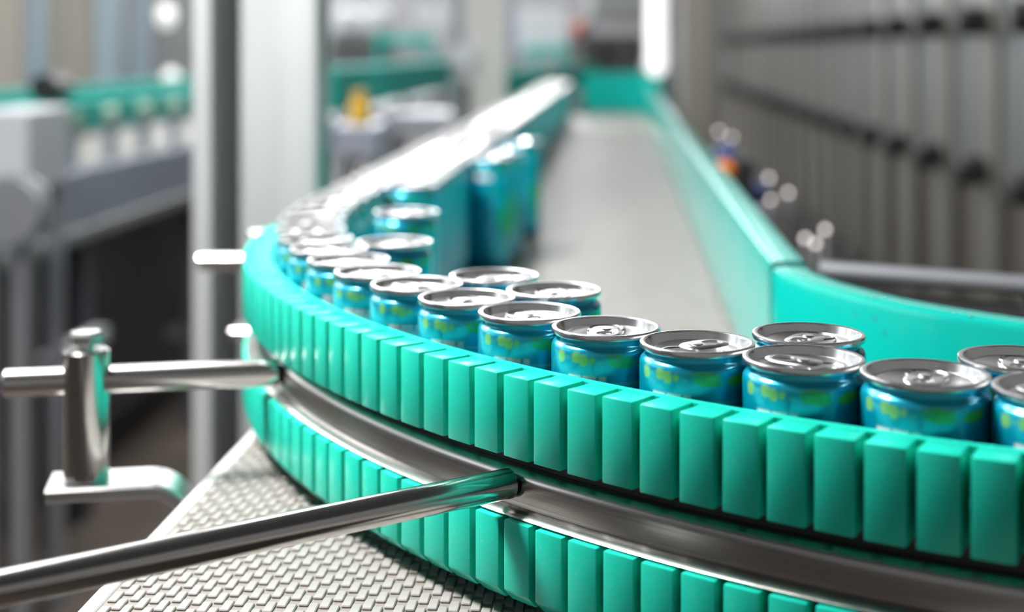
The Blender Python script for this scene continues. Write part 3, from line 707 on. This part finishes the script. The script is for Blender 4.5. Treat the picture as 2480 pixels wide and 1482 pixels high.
# between the wide column and the slim one
slab('machine_cabinet', 'dark grey machine block under two white hoods', 'machine', 800, 935, 88, 400, 7.4, 0.5, mat('machine_dark', (0.085, 0.088, 0.092), 0.5), extra=door_lines(1))
slab('white_hood', 'white rounded hood above the dark machine block, nearest the wide column', 'hood', 803, 868, 18, 87.9, 7.42, 0.4, M_WHITE, bev=0.03, legs=False)
slab('white_hood', 'wide white hood above the dark machine block, beside the other hood', 'hood', 882, 935, 14, 87.9, 7.42, 0.4, M_WHITE, bev=0.03, legs=False)
slab('guard_panel', 'pale grey guard panel left of the slim column', 'panel', 1006, 1098, 22, 66, 7.6, 0.06, M_WHITE)
slab('machine_cabinet', 'grey machine block behind the slim column with a green top rail', 'machine', 945, 1096, 112, 330, 8.1, 0.5, M_GREY)
b = B(); a = px(905, 108, 7.0); c = px(1050, 86, 7.0); bx(b, a.x, c.x, 7.0, 7.05, a.z, c.z, 0.005)
for s in (a.x+0.02, c.x-0.02): bx(b, s-0.012, s+0.012, 7.01, 7.04, 0, a.z)
tag(whole('green_rail', b, M_GREENF, ((a.x+c.x)/2, 7.02, 0)), 'short green rail in front of the grey machine block', 'guide rail')
# rising green rail lines in the middle distance
for (x0, y0, Ya, x1, y1, Yb_, lab) in ((800, 232, 3.9, 1110, 165, 6.9, 'long green side rail running past the yellow bottle to the slim column'), (1150, 232, 4.7, 1440, 178, 7.2, 'green side rail joining the far end of the belt from the side')):
    a, c = px(x0, y0, Ya), px(x1, y1, Yb_); d = (c-a); d.z = 0; L = d.length; rz = math.atan2(d.y, d.x); m_ = (a+c)/2
    t = thing('side_rail', lab, 'guide rail', (m_.x, m_.y, 0), rz)
    b = B(); box(b, (0, 0, m_.z), (L, 0.03, 0.125), bev=0.006); part('board', b, M_GREENF, t, world=False)
    for s in (-0.4, 0, 0.4):
        b = B(); box(b, (L*s, 0.03, m_.z/2), (0.04, 0.03, m_.z), bev=0.003); part('post', b, M_FRAME, t, world=False)
    b = B(); box(b, (0, 0.15, m_.z-0.12), (L, 0.26, 0.05), bev=0.006); part('tray', b, M_LEG, t, world=False)
p = px(872, 255, 3.6); t = thing('yellow_bottle', 'yellow capped bottle standing on the steel box below the long green side rail', 'bottle', (p.x, p.y, p.z-0.05))
b = B(); lathe(b, [(0, -0.05), (0.026, -0.05), (0.028, -0.045), (0.028, 0.0), (0.018, 0.012), (0.016, 0.02)], 20, p); part('body', b, M_YELLOW, t, True)
b = B(); lathe(b, [(0.019, 0.018), (0.019, 0.036), (0, 0.036)], 16, p); part('cap', b, M_YELLOW, t, True)
def feet(t, a, c): pass
slab('steel_box', 'blue grey steel box carrying the yellow bottle', 'box', 806, 915, 304, 382, 3.5, 0.25, mat('lavender_steel', (0.40, 0.43, 0.52), 0.4, 0.3))
slab('steel_box', 'wide pale steel box left of the slim column', 'box', 925, 1105, 275, 335, 4.4, 0.3, mat('pale_steel', (0.38, 0.39, 0.44), 0.4, 0.3))
# beyond the end of the belt
slab('white_cabinet', 'pale cabinet beyond the slim column with a green lower edge', 'cabinet', 1248, 1372, 18, 126, 9.0, 0.5, M_WHITE)
b = B(); a = px(1270, 132, 8.9); c = px(1385, 112, 8.9); bx(b, a.x, c.x, 8.9, 8.95, a.z, c.z, 0.005); bx(b, a.x+0.05, a.x+0.08, 8.9, 8.94, 0, a.z); bx(b, c.x-0.08, c.x-0.05, 8.9, 8.94, 0, a.z)
tag(whole('green_rail', b, M_GREENF, ((a.x+c.x)/2, 8.92, 0)), 'pale green rail under the edge of the far white cabinet', 'guide rail')
slab('filler_machine', 'dark machine block behind the far end of the belt', 'machine', 1385, 1560, 84, 190, 8.2, 0.6, mat('machine_black', (0.06, 0.063, 0.062), 0.5), extra=door_lines(2))
slab('filler_hood', 'grey hood above the dark machine beyond the end of the belt', 'hood', 1430, 1650, -160, 50, 8.8, 0.5, M_GREY, bev=0.02)
p = px(1402, 72, 7.9); t = thing('warning_light', 'round red warning light on the dark far machine', 'lamp', (p.x, p.y, 0))
b = B(); bmesh.ops.create_uvsphere(b, u_segments=18, v_segments=10, radius=0.045, matrix=Matrix.Translation(p)); part('dome', b, M_RED, t, True)
b = B(); tube(b, (p.x, p.y, 0), (p.x, p.y, p.z-0.03), 0.015, 10); part('stand', b, M_GREY, t)
slab('steel_box', 'grey steel box right of the far end board beside the olive column', 'box', 1570, 1655, 150, 215, 6.0, 0.3, mat('mid_steel', (0.30, 0.30, 0.31), 0.45, 0.3))
slab('guard_panel', 'tall blue grey guard panel behind the slim column', 'panel', 1232, 1252, -900, 150, 7.6, 0.05, M_BLUEG)
slab('back_partition', 'grey partition wall across the back of the hall', 'partition', 380, 1780, -105, 200, 13.0, 0.2, M_WALL)
